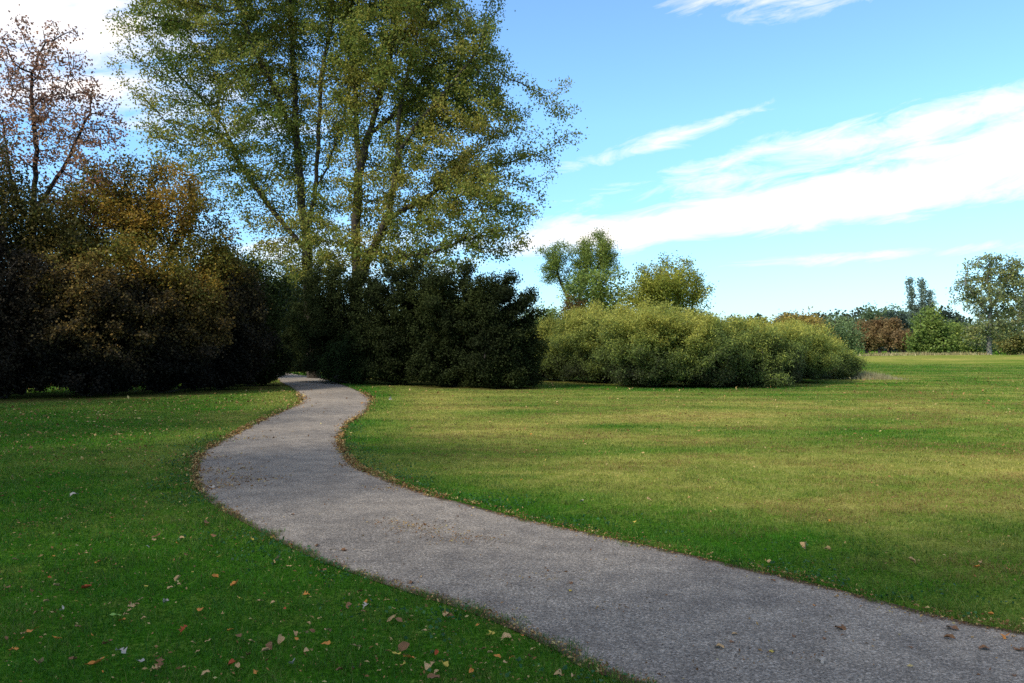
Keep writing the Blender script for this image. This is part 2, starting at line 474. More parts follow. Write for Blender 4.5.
# ---- the yellowish hedge of willow shrubs
WIL = [(.055, .06, .03), (.095, .125, .04), (.16, .21, .052), (.29, .325, .066), (.44, .42, .085)]  # autumn tips, with lit tops and shaded bases put into the colour
hedge = [
    (556, 36.0, [(554, 350, 34, 29, 1), (550, 338, 26, 14, .8)], 'willow shrub at the left end of the yellowish hedge, beside the dark bush'),
    (605, 34.0, [(600, 351, 46, 36, 1), (612, 328, 38, 16, .9)], 'yellow green willow shrub in front of the small twin topped tree'),
    (655, 30.5, [(652, 350, 50, 38, 1), (650, 325, 44, 15, .9)], 'tallest yellow topped willow shrub of the hedge, below the spiky tree'),
    (705, 30.5, [(700, 354, 48, 35, 1), (694, 331, 42, 14, .8)], 'greyish green willow shrub in the middle of the hedge'),
    (752, 31.5, [(750, 357, 48, 31, 1), (758, 337, 42, 13, .8)], 'willow shrub right of the hedge middle with a green lower half'),
    (795, 34.0, [(790, 357, 40, 28, 1), (788, 340, 32, 13, .8)], 'round willow shrub second from the right end of the hedge'),
    (838, 37.5, [(829, 366, 27, 16, 1), (816, 356, 24, 15, .8)], 'lowest willow shrub sloping down at the right end of the hedge'),
]
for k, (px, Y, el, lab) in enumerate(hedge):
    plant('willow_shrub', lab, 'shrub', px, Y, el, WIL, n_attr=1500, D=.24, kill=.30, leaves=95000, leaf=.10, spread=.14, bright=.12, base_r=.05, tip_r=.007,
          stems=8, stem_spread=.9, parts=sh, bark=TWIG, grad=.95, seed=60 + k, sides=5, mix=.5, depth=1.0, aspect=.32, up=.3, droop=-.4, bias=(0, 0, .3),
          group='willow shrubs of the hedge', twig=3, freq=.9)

# ---- trees behind the hedge
GRN = [(.08, .13, .035), (.15, .21, .045), (.24, .30, .06), (.35, .38, .08)]
YGR = [(.13, .16, .03), (.25, .28, .045), (.38, .37, .06), (.50, .44, .08)]
plant('twin_topped_tree', 'feathery tree with two leaning trunks and two puffs of foliage behind the hedge', 'tree', 585, 62,
      [(554, 264, 16, 22, .9), (564, 250, 14, 12, .9), (570, 285, 14, 14, .7), (584, 262, 15, 24, 1), (598, 254, 20, 18, 1), (608, 268, 13, 12, .8), (562, 282, 9, 14, .6)], GRN,
      n_attr=800, D=.5, kill=.6, leaves=25000, leaf=.14, spread=.25, base_r=.2, tip_r=.02, seed=80, bark=BARK_DARK, aspect=.45,
      guides=[gl([(580, 358), (578, 310), (582, 285), (588, 262)], 62), gl([(579, 325), (568, 300), (558, 275), (553, 255)], 62), gl([(583, 285), (596, 268), (604, 256)], 62)])
plant('round_tree', 'low round green tree at the foot of the twin topped tree', 'tree', 600, 58,
      [(592, 290, 28, 20, 1), (618, 286, 14, 18, 1), (600, 315, 32, 20, .9)], GRN, n_attr=500, D=.5, kill=.65, leaves=9000, leaf=.18, spread=.35, base_r=.14, tip_r=.02, seed=81)
plant('orange_shrub', 'small orange tinged shrub peeking over the hedge below the twin trunks', 'shrub', 574, 56,
      [(574, 306, 12, 10, 1), (572, 330, 14, 18, .8)], [(.09, .06, .02), (.15, .10, .03), (.18, .14, .04)], n_attr=220, D=.4, kill=.5, leaves=3500, leaf=.15, spread=.25,
      base_r=.06, tip_r=.015, stems=3, parts=sh, bark=TWIG, seed=82, sides=5)
plant('green_shrub', 'green shrub showing at the left end above the yellowish hedge', 'shrub', 546, 60,
      [(546, 318, 24, 10, 1), (545, 335, 26, 16, .8)], GRN, n_attr=300, D=.45, kill=.55, leaves=5000, leaf=.16, spread=.28, base_r=.07, tip_r=.015, stems=3, parts=sh, bark=TWIG, seed=83, sides=5)
plant('spiky_tree', 'yellow green tree with spiky upright twigs rising behind the middle of the hedge', 'tree', 668, 56,
      [(665, 288, 36, 24, 1), (645, 300, 22, 20, .9), (690, 298, 20, 28, .8), (672, 272, 30, 13, .6), (700, 300, 10, 24, .4), (665, 325, 34, 24, .9)], YGR,
      n_attr=1100, D=.42, kill=.5, leaves=40000, leaf=.13, spread=.24, base_r=.16, tip_r=.016, seed=84, bias=(0, 0, .35), grad=-.2)

# ---- far trees to the right
FAR = dict(D=.9, kill=1.1, tip_r=.04, bright=.2, spray=.12)
lift = lambda cols, f=1.3: [tuple(min(.6, v * f) for v in c_) for c_ in cols]
plant('golden_tree', 'wide golden brown tree just above the hedge in the distance', 'tree', 797, 105, [(797, 324, 27, 9, 1), (785, 332, 24, 8, .8), (800, 340, 34, 12, .8)],
      lift([(.16, .12, .03), (.25, .18, .04), (.32, .24, .06)]), n_attr=420, leaves=7000, leaf=.32, spread=.55, base_r=.2, seed=90, **FAR)
plant('willow_tree', 'pale green drooping willow at the right end of the hedge top, left of russet trees', 'tree', 838, 112, [(838, 326, 19, 11, 1), (845, 336, 15, 16, .9), (826, 336, 13, 14, .9)],
      lift([(.10, .15, .06), (.15, .21, .08), (.22, .26, .10)]), n_attr=420, leaves=8000, leaf=.34, spread=.5, base_r=.25, seed=91, hang=.8, aspect=.35, **FAR)
plant('round_tree', 'rounded blue green tree rising behind the russet trees', 'tree', 880, 205, [(880, 320, 18, 12, 1), (895, 326, 18, 16, 1), (868, 330, 14, 16, .9), (880, 340, 26, 14, .9)],
      lift([(.06, .09, .05), (.10, .14, .06), (.15, .19, .08)]), n_attr=450, leaves=9000, leaf=.6, spread=.8, base_r=.4, seed=92, **FAR)
plant('dark_tree', 'darkest green tree in the distance, right of the russet trees', 'tree', 910, 175, [(908, 324, 12, 12, 1), (914, 336, 16, 20, 1), (896, 320, 8, 8, .9), (904, 345, 16, 12, 1)],
      lift([(.025, .042, .035), (.04, .06, .045), (.06, .085, .05)]), n_attr=420, leaves=9000, leaf=.5, spread=.7, base_r=.4, seed=93, **FAR)
RUS = [(.13, .095, .045), (.21, .13, .055), (.26, .17, .065), (.17, .17, .06)]
for k, (px, el, lab) in enumerate([
        (867, [(866, 335, 12, 12, 1), (857, 338, 8, 9, .8)], 'russet tree on the left of the small distant orchard row'),
        (880, [(880, 334, 11, 13, 1)], 'russet tree standing in the centre of the distant orchard row'),
        (889, [(893, 335, 11, 11, 1), (889, 340, 8, 7, .8)], 'russet tree with a thin dark trunk, right of the orchard row centre'),
        (903, [(904, 341, 9, 7, 1)], 'smallest reddish tree at the right end of the orchard row')]):
    plant('russet_tree', lab, 'tree', px, 160 - 4 * k, el, RUS, n_attr=260, leaves=4600, leaf=.4, spread=.5, base_r=.28, seed=94 + k, bark=BARK_DARK,
          group='small russet trees in the distance', **FAR)
plant('green_tree', 'bright green tree between the orchard row and the pale trunked tree', 'tree', 932, 102, [(932, 325, 17, 15, 1), (922, 338, 13, 15, 1), (940, 342, 19, 15, 1), (930, 348, 20, 9, .9)],
      lift([(.08, .12, .03), (.14, .19, .04), (.22, .25, .055)]), n_attr=520, leaves=10000, leaf=.28, spread=.45, base_r=.22, seed=100, **FAR)
plant('slender_tree', 'slender grey green tree with feathery spires rising behind the bright green tree', 'tree', 920, 118, [(912, 300, 4, 19, .8), (922, 291, 4, 17, .8), (931, 302, 4, 14, .7), (920, 318, 11, 9, .6)],
      lift([(.10, .13, .10), (.15, .19, .13), (.22, .25, .14)]), n_attr=330, D=.7, kill=.8, spray=.05, leaves=9000, leaf=.24, spread=.3, base_r=.22, tip_r=.035, seed=101, bias=(0, 0, .4),
      guides=[gl([(921, 357), (920, 325), (913, 305), (910, 285)], 118), gl([(920, 325), (923, 300), (923, 280)], 118), gl([(920, 322), (928, 308), (931, 292)], 118)])
plant('leafy_shrub', 'drooping green shrub between the bright green tree and the pale trunk', 'shrub', 958, 108, [(956, 340, 14, 14, 1), (970, 345, 12, 11, 1), (950, 332, 10, 8, .8)],
      GRN, n_attr=330, leaves=6000, leaf=.3, spread=.45, base_r=.14, stems=3, parts=sh, seed=102, **FAR)
plant('broad_tree', 'dull green tree far behind the pale trunk', 'tree', 965, 150, [(955, 334, 26, 12, 1), (990, 338, 24, 12, 1), (970, 345, 34, 10, 1)],
      lift([(.06, .085, .045), (.10, .135, .055), (.14, .17, .065)]), n_attr=420, leaves=7000, leaf=.45, spread=.6, base_r=.3, seed=103, **FAR)
YP = 100
plant('pale_trunked_tree', 'large cottonwood with a pale trunk standing alone near the right edge', 'tree', 989, YP,
      [(985, 290, 24, 26, .9), (966, 292, 15, 24, .45), (955, 300, 10, 16, .35), (992, 264, 17, 10, .8), (972, 268, 12, 10, .45), (1012, 285, 18, 30, .9), (1025, 300, 16, 30, .8), (985, 328, 20, 14, .9), (1003, 325, 16, 16, .8), (978, 340, 12, 8, .7)],
      lift([(.09, .12, .08), (.15, .18, .08), (.22, .23, .07), (.29, .27, .08)]), n_attr=1000, D=.75, kill=.85, tip_r=.03, leaves=14000, leaf=.26, spread=.34, base_r=.30, seed=104, bark=BARK_PALE, sides=8,
      guides=[gl([(989, 358), (989.5, 330), (991, 305), (988, 280), (990, 262)], YP), gl([(990, 315), (978, 300), (966, 285)], YP), gl([(991, 308), (1003, 290), (1012, 270)], YP)])
plant('yellowing_tree', 'low yellowing tree at the right edge, right of the pale trunk', 'tree', 1012, 112, [(1010, 338, 14, 14, 1), (1022, 345, 12, 12, 1)],
      lift([(.12, .13, .04), (.20, .19, .055), (.27, .23, .08)]), n_attr=300, leaves=5000, leaf=.3, spread=.45, base_r=.2, seed=105, **FAR)
plant('brown_tree', 'dark olive tree cut by the right edge of the view behind the yellowing one', 'tree', 1040, 128, [(1034, 320, 20, 28, 1), (1055, 315, 20, 36, 1)],
      lift([(.09, .09, .04), (.13, .125, .05), (.17, .15, .05)]), n_attr=420, leaves=6000, leaf=.4, spread=.55, base_r=.25, seed=106, **FAR)

# ---- unseen trees added outside the view to shade the lawn and thicket front
for k, (x, y, h) in enumerate([(-14.5, 3.0, 15), (-18, 9.5, 14), (-13, -4.0, 15), (-20.5, 17, 9.5), (-8.5, -5.0, 16.5), (-23, 12.5, 15)]):
    plant('added_shade_tree', ['unseen maple left of the camera, added to shade the near lawn', 'unseen maple added for shade just left of the thicket end', 'unseen maple added for shade behind the left shoulder of the viewer', 'small unseen maple added for shade at the left end of the thicket',
                         'tall unseen maple added for shade close behind the viewer', 'unseen maple added for shade farther left of the lawn'][k],
          'tree', 0, 0, [(x, y, h * .62, h * .24, h * .24, h * .38, 1), (x + 1.2, y + 1, h * .5, h * .2, h * .22, h * .25, .9), (x + .5, y - 1.5, h * .55, h * .2, h * .2, h * .3, .9)], DKG,
          world=(x, y), n_attr=700, D=.6, kill=.8, leaves=15000, leaf=.19, spread=.34, base_r=.28, tip_r=.016, seed=110 + k)

# ------------------------------------------------------------------ path
left_px = [(636, 683), (572, 654), (526, 632), (473, 610.5), (400, 587), (340, 566), (289, 544), (246, 521), (221, 507), (204, 493), (197, 480), (196.5, 470), (201, 456), (218, 444), (246, 429), (269, 417.5), (290, 408.5), (301.5, 402), (301, 396.5), (292, 388), (281, 382), (268, 377.5)]
right_px = [(1024, 635), (923, 614), (807, 584), (684, 555.5), (586, 534), (526, 521), (449.6, 501), (417, 492), (376, 476), (354, 466), (342, 452), (339.5, 437), (347, 424), (363, 413.5), (370, 402.5), (367, 396), (348, 387), (323, 379), (296, 374.5), (280, 372.5)]
def edge(pxs, before, after):
    P = [np.array(b, float) for b in before] + [G(*p) for p in pxs] + [np.array(b, float) for b in after]
    P = np.array(P)
    # smooth resample (Catmull-Rom)
    out = []
    Q = np.vstack([2 * P[0] - P[1], P, 2 * P[-1] - P[-2]])
    for i in range(1, len(Q) - 2):
        a, b, c, d = Q[i - 1], Q[i], Q[i + 1], Q[i + 2]
        n = max(2, int(np.linalg.norm(c - b) / .12))
        for t in np.arange(n) / n:
            out.append(.5 * ((2 * b) + (c - a) * t + (2 * a - 5 * b + 4 * c - d) * t * t + (3 * b - a - 3 * c + d) * t ** 3))
    out.append(P[-1])
    return np.array(out)
EL = edge(left_px, [(6.5, -1.6), (3.3, 1.2)], [(-17, 44), (-26, 50)])
ER = edge(right_px, [(8.2, .2), (5.2, 2.6)], [(-19, 51), (-27, 55)])
def param(E, n):
    s = np.concatenate([[0], np.cumsum(np.linalg.norm(np.diff(E, axis=0), axis=1))]); s /= s[-1]
    t = np.linspace(0, 1, n)
    return np.stack([np.interp(t, s, E[:, 0]), np.interp(t, s, E[:, 1])], 1)
# match cross-sections: for each left point the closest right point, kept in order
nL = 700
PL = param(EL, nL)
RR = param(ER, 1400)
dm = np.linalg.norm(PL[:, None] - RR[None], axis=2).argmin(1)
dm = np.maximum.accumulate(dm)
ker = np.ones(41) / 41
dm = np.convolve(np.pad(dm.astype(float), 20, mode='edge'), ker, mode='valid')
dm[0], dm[-1] = 0, 1399
PR = np.stack([np.interp(dm, np.arange(1400), RR[:, 0]), np.interp(dm, np.arange(1400), RR[:, 1])], 1)
# signed distance grid (negative on the path) and side (-1 left, +1 right)
gx0, gx1, gy0, gy1, gs = -30., 12., -2., 58., .1
gx = np.arange(gx0, gx1, gs); gy = np.arange(gy0, gy1, gs)
GX, GY = np.meshgrid(gx, gy, indexing='ij')
q = np.stack([GX.ravel(), GY.ravel()], 1)
def dmin(q, E):
    r = np.full(len(q), 1e9)
    for i in range(0, len(E), 3):
        r = np.minimum(r, (q[:, 0] - E[i, 0]) ** 2 + (q[:, 1] - E[i, 1]) ** 2)
    return np.sqrt(r)
dL = dmin(q, EL); dR = dmin(q, ER)
poly = np.vstack([EL[::2], ER[::-2]])
ins = np.zeros(len(q), bool)
xj, yj = poly[-1]
for xi, yi in poly:
    if yi != yj:
        cr = ((yi > q[:, 1]) != (yj > q[:, 1])) & (q[:, 0] < (xj - xi) * (q[:, 1] - yi) / (yj - yi) + xi)
        ins ^= cr
    xj, yj = xi, yi
SD = np.where(ins, -1, 1) * np.minimum(dL, dR); SD = SD.reshape(GX.shape)
SIDE = (dR - dL).reshape(GX.shape)
CROSS = (dL / np.maximum(dL + dR, 1e-6)).reshape(GX.shape)
def glook(A, x, y, far):
    fx = np.clip((x - gx0) / gs, 0, len(gx) - 1.001); fy = np.clip((y - gy0) / gs, 0, len(gy) - 1.001)
    i = fx.astype(int); j = fy.astype(int); u = fx - i; v = fy - j
    r = A[i, j] * (1 - u) * (1 - v) + A[i + 1, j] * u * (1 - v) + A[i, j + 1] * (1 - u) * v + A[i + 1, j + 1] * u * v
    o = (x < gx0) | (x > gx1 - gs) | (y < gy0) | (y > gy1 - gs)
    return np.where(o, far, r)

nx = 25
tt = np.linspace(-.02, 1.02, nx)
Vp = PL[:, None] * (1 - tt)[None, :, None] + PR[:, None] * tt[None, :, None]
sdp = glook(SD, Vp[..., 0].ravel(), Vp[..., 1].ravel(), -1)
camber = .02 * (1 - (2 * tt.clip(0, 1) - 1) ** 2)
Zp = height(Vp[..., 0], Vp[..., 1]) + .006 + camber[None]
V = np.dstack([Vp, Zp]).reshape(-1, 3)
ii = np.arange(nL - 1)[:, None] * nx + np.arange(nx - 1)[None]
Fc = np.stack([ii, ii + nx, ii + nx + 1, ii + 1], -1).reshape(-1)

def path_material():
    m, nt, out = nmat('worn_asphalt')
    geo = nt.nodes.new('ShaderNodeNewGeometry'); pos = geo.outputs['Position']
    big = noise(nt, pos, .5, 3)
    midn = noise(nt, pos, 4.0, 4, .6)
    fine = noise(nt, pos, 75, 3, .8)
    vor = nt.nodes.new('ShaderNodeTexVoronoi'); vor.inputs['Scale'].default_value = 100; nt.links.new(pos, vor.inputs['Vector'])
    sep = nt.nodes.new('ShaderNodeSeparateColor'); nt.links.new(vor.outputs['Color'], sep.inputs[0])
    stone = ramp(nt, sep.outputs[0], [(0., (.045, .038, .031)), (.5, (.19, .162, .131)), (.85, (.36, .308, .25)), (1., (.66, .57, .47))])
    c = mixc(nt, .58, stone, ramp(nt, fine, [(.36, (.085, .073, .06)), (.64, (.39, .342, .275))]))
    c = mixc(nt, 1.0, c, ramp(nt, big, [(.35, (.82, .82, .83)), (.65, (1.14, 1.12, 1.09))]), 'MULTIPLY')
    c = mixc(nt, 1.0, c, ramp(nt, midn, [(.3, (.78, .77, .77)), (.7, (1.18, 1.16, 1.13))]), 'MULTIPLY')
    e = attr(nt, 'edge').outputs['Fac']
    en = mth(nt, 'ADD', e, mth(nt, 'MULTIPLY', mth(nt, 'SUBTRACT', noise(nt, pos, 6, 5, .65), .5), .30))
    dirt = maprange(nt, en, -.09, .03)
    soil = ramp(nt, noise(nt, pos, 40, 4, .7), [(.3, (.035, .024, .015)), (.6, (.11, .07, .04)), (.75, (.20, .13, .07))])
    c = mixc(nt, dirt, c, soil)
    p = nt.nodes.new('ShaderNodeBsdfPrincipled'); nt.links.new(c, p.inputs['Base Color'])
    p.inputs['Roughness'].default_value = .95; p.inputs['Specular IOR Level'].default_value = .06
    b = nt.nodes.new('ShaderNodeBump'); b.inputs['Strength'].default_value = .6; b.inputs['Distance'].default_value = .006
    nt.links.new(mth(nt, 'ADD', sep.outputs[0], fine), b.inputs['Height']); nt.links.new(b.outputs[0], p.inputs['Normal'])
    nt.links.new(p.outputs[0], out.inputs[0])
    return m
o = link('path', make_mesh('path', V, Fc, 4, path_material(), smooth=True, attrs={'edge': sdp}))
tag(o, 'winding grey asphalt footpath', kind='structure')

# ------------------------------------------------------------------ ground
def dryness_shade(x, y):
    sd = glook(SD, x, y, 30.); side = glook(SIDE, x, y, -30.)
    left = (side > 0) & (x < 8) & (y < 55)
    base_r = .05 + .39 * sstep(.1, 2.0, sd) - .12 * sstep(12, 22, y) * sstep(4, 12, x)
    streak = .6 * fbm(x / 5.0, y / 1.1, seed=31, octv=4) + .4 * fbm(x / 2.5, y / .45, seed=32, octv=3)
    blot = fbm(x / 2.2, y / 2.2, seed=37, octv=4)
    right = base_r + (streak - .5) * 1.15 + (blot - .5) * .7 - .16 * sstep(22, 50, y)
    right = right + .55 * np.exp(-(((x - 4.6) / 2.8) ** 2 + ((y - 18.3) / 1.1) ** 2)) + .35 * np.exp(-(((x + 2.4) / 1.8) ** 2 + ((y - 20) / 5) ** 2)) + .3 * np.exp(-(((x - 9.5) / 3) ** 2 + ((y - 20.5) / 1.2) ** 2))
    right = right - .55 * np.exp(-(((x - 4.8) / 4.6) ** 4 + ((y - 29.3 - .05 * (x - 4.8) ** 2 * (x < 4.8)) / 1.7) ** 4))  # dark green strip: shadow at the hedge front painted into lush grass
    right = right + .45 * np.exp(-((y - 76) / 11) ** 2) * sstep(22, 34, x)
    lft = .07 + (blot - .5) * .4 + (streak - .5) * .15 + .22 * np.exp(-((sd - .6) / .8) ** 2) * sstep(6, 12, y) + .10 * sstep(14, 24, y)
    return np.clip(np.where(left, lft, right), 0, 1), sd, left

u = np.linspace(-1, 1, 261)
xs = np.sinh(u * 7.2) / np.sinh(7.2) * 2500
v = np.linspace(0, 1, 261)
ys = -60 + (np.sinh((v - .12) * 8.2) - np.sinh(-.12 * 8.2)) / (np.sinh(.88 * 8.2) - np.sinh(-.12 * 8.2)) * 3000
xs = np.unique(np.concatenate([xs[np.abs(xs) > 26], np.arange(-26, 26, .3)]))
ys = np.unique(np.concatenate([np.linspace(-60, 0, 12), np.arange(0, 50, .3), 50 + np.cumsum(.35 * 1.045 ** np.arange(140))]))
XX, YY = np.meshgrid(xs, ys, indexing='ij')
dr, sdg, lf = dryness_shade(XX.ravel(), YY.ravel())
V = np.stack([XX.ravel(), YY.ravel(), height(XX, YY).ravel()], 1)
ny = len(ys)
ii = np.arange(len(xs) - 1)[:, None] * ny + np.arange(ny - 1)[None]
Fc = np.stack([ii, ii + ny, ii + ny + 1, ii + 1], -1).reshape(-1)
GREEN_A, GREEN_B = (.020, .08, .004), (.06, .17, .012)
DRY_A, DRY_B = (.205, .205, .03), (.41, .335, .10)
def ground_material():
    m, nt, out = nmat('lawn_ground')
    geo = nt.nodes.new('ShaderNodeNewGeometry'); pos = geo.outputs['Position']
    d = attr(nt, 'dry').outputs['Fac']
    n1 = noise(nt, pos, 3.5, 6, .7); n2 = noise(nt, pos, 28, 4, .75)
    n3 = noise(nt, scaled(nt, pos, (.3, 1.2, 1)), 1.2, 5, .65)
    f = mth(nt, 'ADD', d, mth(nt, 'MULTIPLY', mth(nt, 'SUBTRACT', n1, .5), .5))
    f = mth(nt, 'ADD', f, mth(nt, 'MULTIPLY', mth(nt, 'SUBTRACT', n3, .5), .6))
    f = mth(nt, 'ADD', f, mth(nt, 'MULTIPLY', mth(nt, 'SUBTRACT', n2, .5), .5), clamp=True)
    g = mixc(nt, maprange(nt, n2, .3, .7), GREEN_A, GREEN_B)
    s = mixc(nt, maprange(nt, n1, .3, .7), DRY_A, DRY_B)
    c = mixc(nt, f, g, s)
    c = mixc(nt, 1., c, ramp(nt, n2, [(.3, (.6, .6, .6)), (.7, (1.25, 1.25, 1.25))]), 'MULTIPLY')
    litter = attr(nt, 'litter').outputs['Fac']
    brown = ramp(nt, noise(nt, pos, 22, 4, .7), [(.35, (.03, .02, .012)), (.65, (.12, .075, .035))])
    lm = mth(nt, 'MULTIPLY', litter, maprange(nt, noise(nt, pos, 5, 4, .7), .35, .6), clamp=True)
    c = mixc(nt, lm, c, brown)
    p = nt.nodes.new('ShaderNodeBsdfPrincipled'); nt.links.new(c, p.inputs['Base Color'])
    p.inputs['Roughness'].default_value = 1.; p.inputs['Specular IOR Level'].default_value = 0.
    b = nt.nodes.new('ShaderNodeBump'); b.inputs['Strength'].default_value = .8; b.inputs['Distance'].default_value = .03
    nt.links.new(n2, b.inputs['Height']); nt.links.new(b.outputs[0], p.inputs['Normal'])
    nt.links.new(p.outputs[0], out.inputs[0])
    return m
# fallen leaves and bare earth beneath the shrubs
def under_shrubs(x, y):
    r = np.zeros_like(x)
    for (a, b, rad) in [(-15, 24, 3.0), (-13, 25, 2.6), (-11.6, 27, 2.6), (-10.4, 29, 2.3), (-10, 32, 2.2), (-12.2, 48.6, 2.2), (-7, 36, 3), (-4.4, 33.5, 2.4), (-2.2, 30.8, 2.2), (-.4, 29.4, 1.7), (-6.5, 34, 1.6),
                        (2.2, 35.3, 1.5), (3.9, 34, 1.6), (5.5, 31, 1.7), (7.3, 31, 1.6), (9.5, 32, 1.6), (12, 34.4, 1.5), (15.0, 38.2, .8)]:
        r = np.maximum(r, 1 - sstep(rad * .7, rad * 1.15, np.hypot(x - a, y - b)))
    return r
us = under_shrubs(XX.ravel(), YY.ravel())
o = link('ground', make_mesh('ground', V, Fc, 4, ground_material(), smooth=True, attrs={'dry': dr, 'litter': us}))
tag(o, 'wide mown lawn running to the horizon', kind='structure')

# ------------------------------------------------------------------ grass blades
def blades(n, p, r0, r1, seed, a0=-52, a1=52):
    r = np.random.default_rng(seed)
    e = 2 - p
    rad = (r0 ** e + r.uniform(0, 1, n) * (r1 ** e - r0 ** e)) ** (1 / e)
    th = np.radians(r.uniform(a0, a1, n))
    return rad * np.sin(th), rad * np.cos(th) - .4, rad, r
NB = 1500000
x, y, rad, r = blades(NB, 1.72, 2.4, 75, 5)
x = x + r.normal(0, .012, NB); 
dr_, sd_, lf_ = dryness_shade(x, y)
edge_n = (fbm(x * 3.1, y * 3.1, seed=77, octv=3) - .5) * .2 + (fbm(x * .9, y * .9, seed=78, octv=2) - .5) * .14
us_ = under_shrubs(x, y)
clump = fbm(x * 5, y * 5, seed=12, octv=3)
keep = (sd_ + edge_n > -.05) & (r.uniform(0, 1, NB) > us_) & (r.uniform(0, 1, NB) < .35 + 1.5 * (clump - .15))
x, y, rad, dr_, sd_, lf_, clump = [a[keep] for a in (x, y, rad, dr_, sd_, lf_, clump)]
n = len(x)
h = r.uniform(.02, .05, n) * (1 - .30 * dr_) * (.7 + .6 * clump)
h *= 1 + .45 * np.exp(-((sd_ - .15) / .2) ** 2) * (sd_ > 0)
w = np.maximum(.0038, rad * .00075) * r.uniform(.7, 1.3, n)
az = r.uniform(0, 2 * math.pi, n)
lean = np.abs(r.normal(.35, .35, n)) * h * 1.3
la = r.uniform(0, 2 * math.pi, n)
z0 = height(x, y) - .004
tipx, tipy = x + np.cos(la) * lean, y + np.sin(la) * lean
V = np.stack([np.stack([x - np.cos(az) * w / 2, y - np.sin(az) * w / 2, z0], 1),
              np.stack([x + np.cos(az) * w / 2, y + np.sin(az) * w / 2, z0], 1),
              np.stack([tipx, tipy, z0 + h], 1)], 1).reshape(-1, 3)
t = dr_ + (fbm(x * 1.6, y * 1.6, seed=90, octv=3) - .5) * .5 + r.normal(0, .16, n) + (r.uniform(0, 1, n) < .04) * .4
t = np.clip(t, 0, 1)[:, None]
gm = r.uniform(0, 1, (n, 1)); dm_ = r.uniform(0, 1, (n, 1))
cg = np.array((.018, .085, .004)) * (1 - gm) + np.array((.058, .175, .011)) * gm
cd = np.array((.215, .215, .032)) * (1 - dm_) + np.array((.45, .36, .105)) * dm_
col = (cg * (1 - t) + cd * t) * r.uniform(.7, 1.3, (n, 1))
lum = .62 + .76 * fbm(x * 2.3, y * 2.3, seed=151, octv=3)
col = col * lum[:, None]
th_ = (sstep(.46, .66, fbm(x / 1.5 + 40, y / .8, seed=140, octv=4)) * (~lf_) * sstep(.3, 1.5, sd_) * .68 * (1 - .6 * sstep(20, 40, y)))[:, None]
col = col * (1 - th_) + np.array((.20, .125, .04)) * r.uniform(.6, 1.4, (n, 1)) * th_
o = link('lawn_grass', make_mesh('lawn_grass', V, np.arange(n * 3), 3, GRASS, fcol=col))
tag(o, 'short mown grass of the lawn on both sides of the path', 'grass', kind='stuff')

# broad-leaved clover and weeds along the path edges
def weeds():
    r = np.random.default_rng(91)
    E = np.vstack([PL, PR]); nrmL = np.gradient(E, axis=0)
    n = 26000
    j = r.integers(0, len(PL), n)
    s = r.uniform(0, 1, n) < .5
    base = np.where(s[:, None], PL[j], PR[j])
    off = np.abs(r.normal(0, .28, n)) + .03
    out = np.where(s[:, None], PL[j] - PR[j], PR[j] - PL[j]); out = nrm(out)
    p = base + out * off[:, None] + r.normal(0, .03, (n, 2))
    k = (fbm(p[:, 0] * 2, p[:, 1] * 2, seed=55) > .47) & (np.hypot(p[:, 0], p[:, 1]) < 16) & (glook(SD, p[:, 0], p[:, 1], 1) > .02)
    p = p[k]; n = len(p)
    pts = np.column_stack([p, r.uniform(.015, .055, n)])
    V, Fc = leaf_quads(pts, .024, r, .8, 1.6, 0)
    c = palette(r.uniform(0, 1, n), [(.015, .055, .015), (.025, .095, .025), (.05, .13, .03)])
    return V, Fc, c
V, Fc, c = weeds()
o = link('clover', make_mesh('clover', V, Fc, 4, GRASS, fcol=c)); tag(o, 'clover and small weeds along the path edges', 'clover', kind='stuff')

# tall dry grass at the far side of the field
r = np.random.default_rng(14)
n = 26000
k = r.uniform(0, 1, n)
x = 30 + 55 * k + r.normal(0, 2, n); y = 80 + 14 * (1 - k) ** 2 + r.normal(0, 2.2, n) + 4 * np.sin(k * 5)
den = fbm(x / 5, y / 2.5, seed=8)
m = den > .44 + .2 * k
x, y, den = x[m], y[m], den[m]; n = len(x)
h = r.uniform(.08, .5, n) * (den * 1.5); w = .07
la = r.uniform(0, 2 * math.pi, n); az = r.normal(0, .5, n); z0 = height(x, y) - .02
V = np.stack([np.stack([x - w * np.cos(az), y - w * np.sin(az), z0], 1), np.stack([x + w * np.cos(az), y + w * np.sin(az), z0], 1),
              np.stack([x + np.cos(la) * h * .35, y + np.sin(la) * h * .35, z0 + h], 1)], 1).reshape(-1, 3)
c = palette(r.uniform(0, 1, n), [(.17, .12, .045), (.30, .23, .09), (.42, .34, .16), (.24, .25, .08)])
o = link('dry_grass', make_mesh('dry_grass', V, np.arange(n * 3), 3, GRASS, fcol=c)); tag(o, 'strip of tall tan grass across the far edge of the field', 'tall grass', kind='stuff')
# pale dry weeds at the right foot of the hedge
n = 2600
x = r.normal(16.9, .7, n); y = r.normal(37.6, .6, n); h = r.uniform(.1, .45, n) * np.exp(-((x - 16.7) / 1.3) ** 2); la = r.uniform(0, 2 * math.pi, n); az = r.normal(0, .5, n); w = .012
V = np.stack([np.stack([x - w * np.cos(az), y, 0 * x], 1), np.stack([x + w * np.cos(az), y, 0 * x], 1), np.stack([x + np.cos(la) * h * .3, y + np.sin(la) * h * .3, h], 1)], 1).reshape(-1, 3)
c = palette(r.uniform(0, 1, n), [(.22, .19, .08), (.40, .34, .18)])
o = link('dry_weeds', make_mesh('dry_weeds', V, np.arange(n * 3), 3, GRASS, fcol=c)); tag(o, 'tuft of dry straw coloured weeds at the right foot of the hedge', 'weeds', kind='stuff')

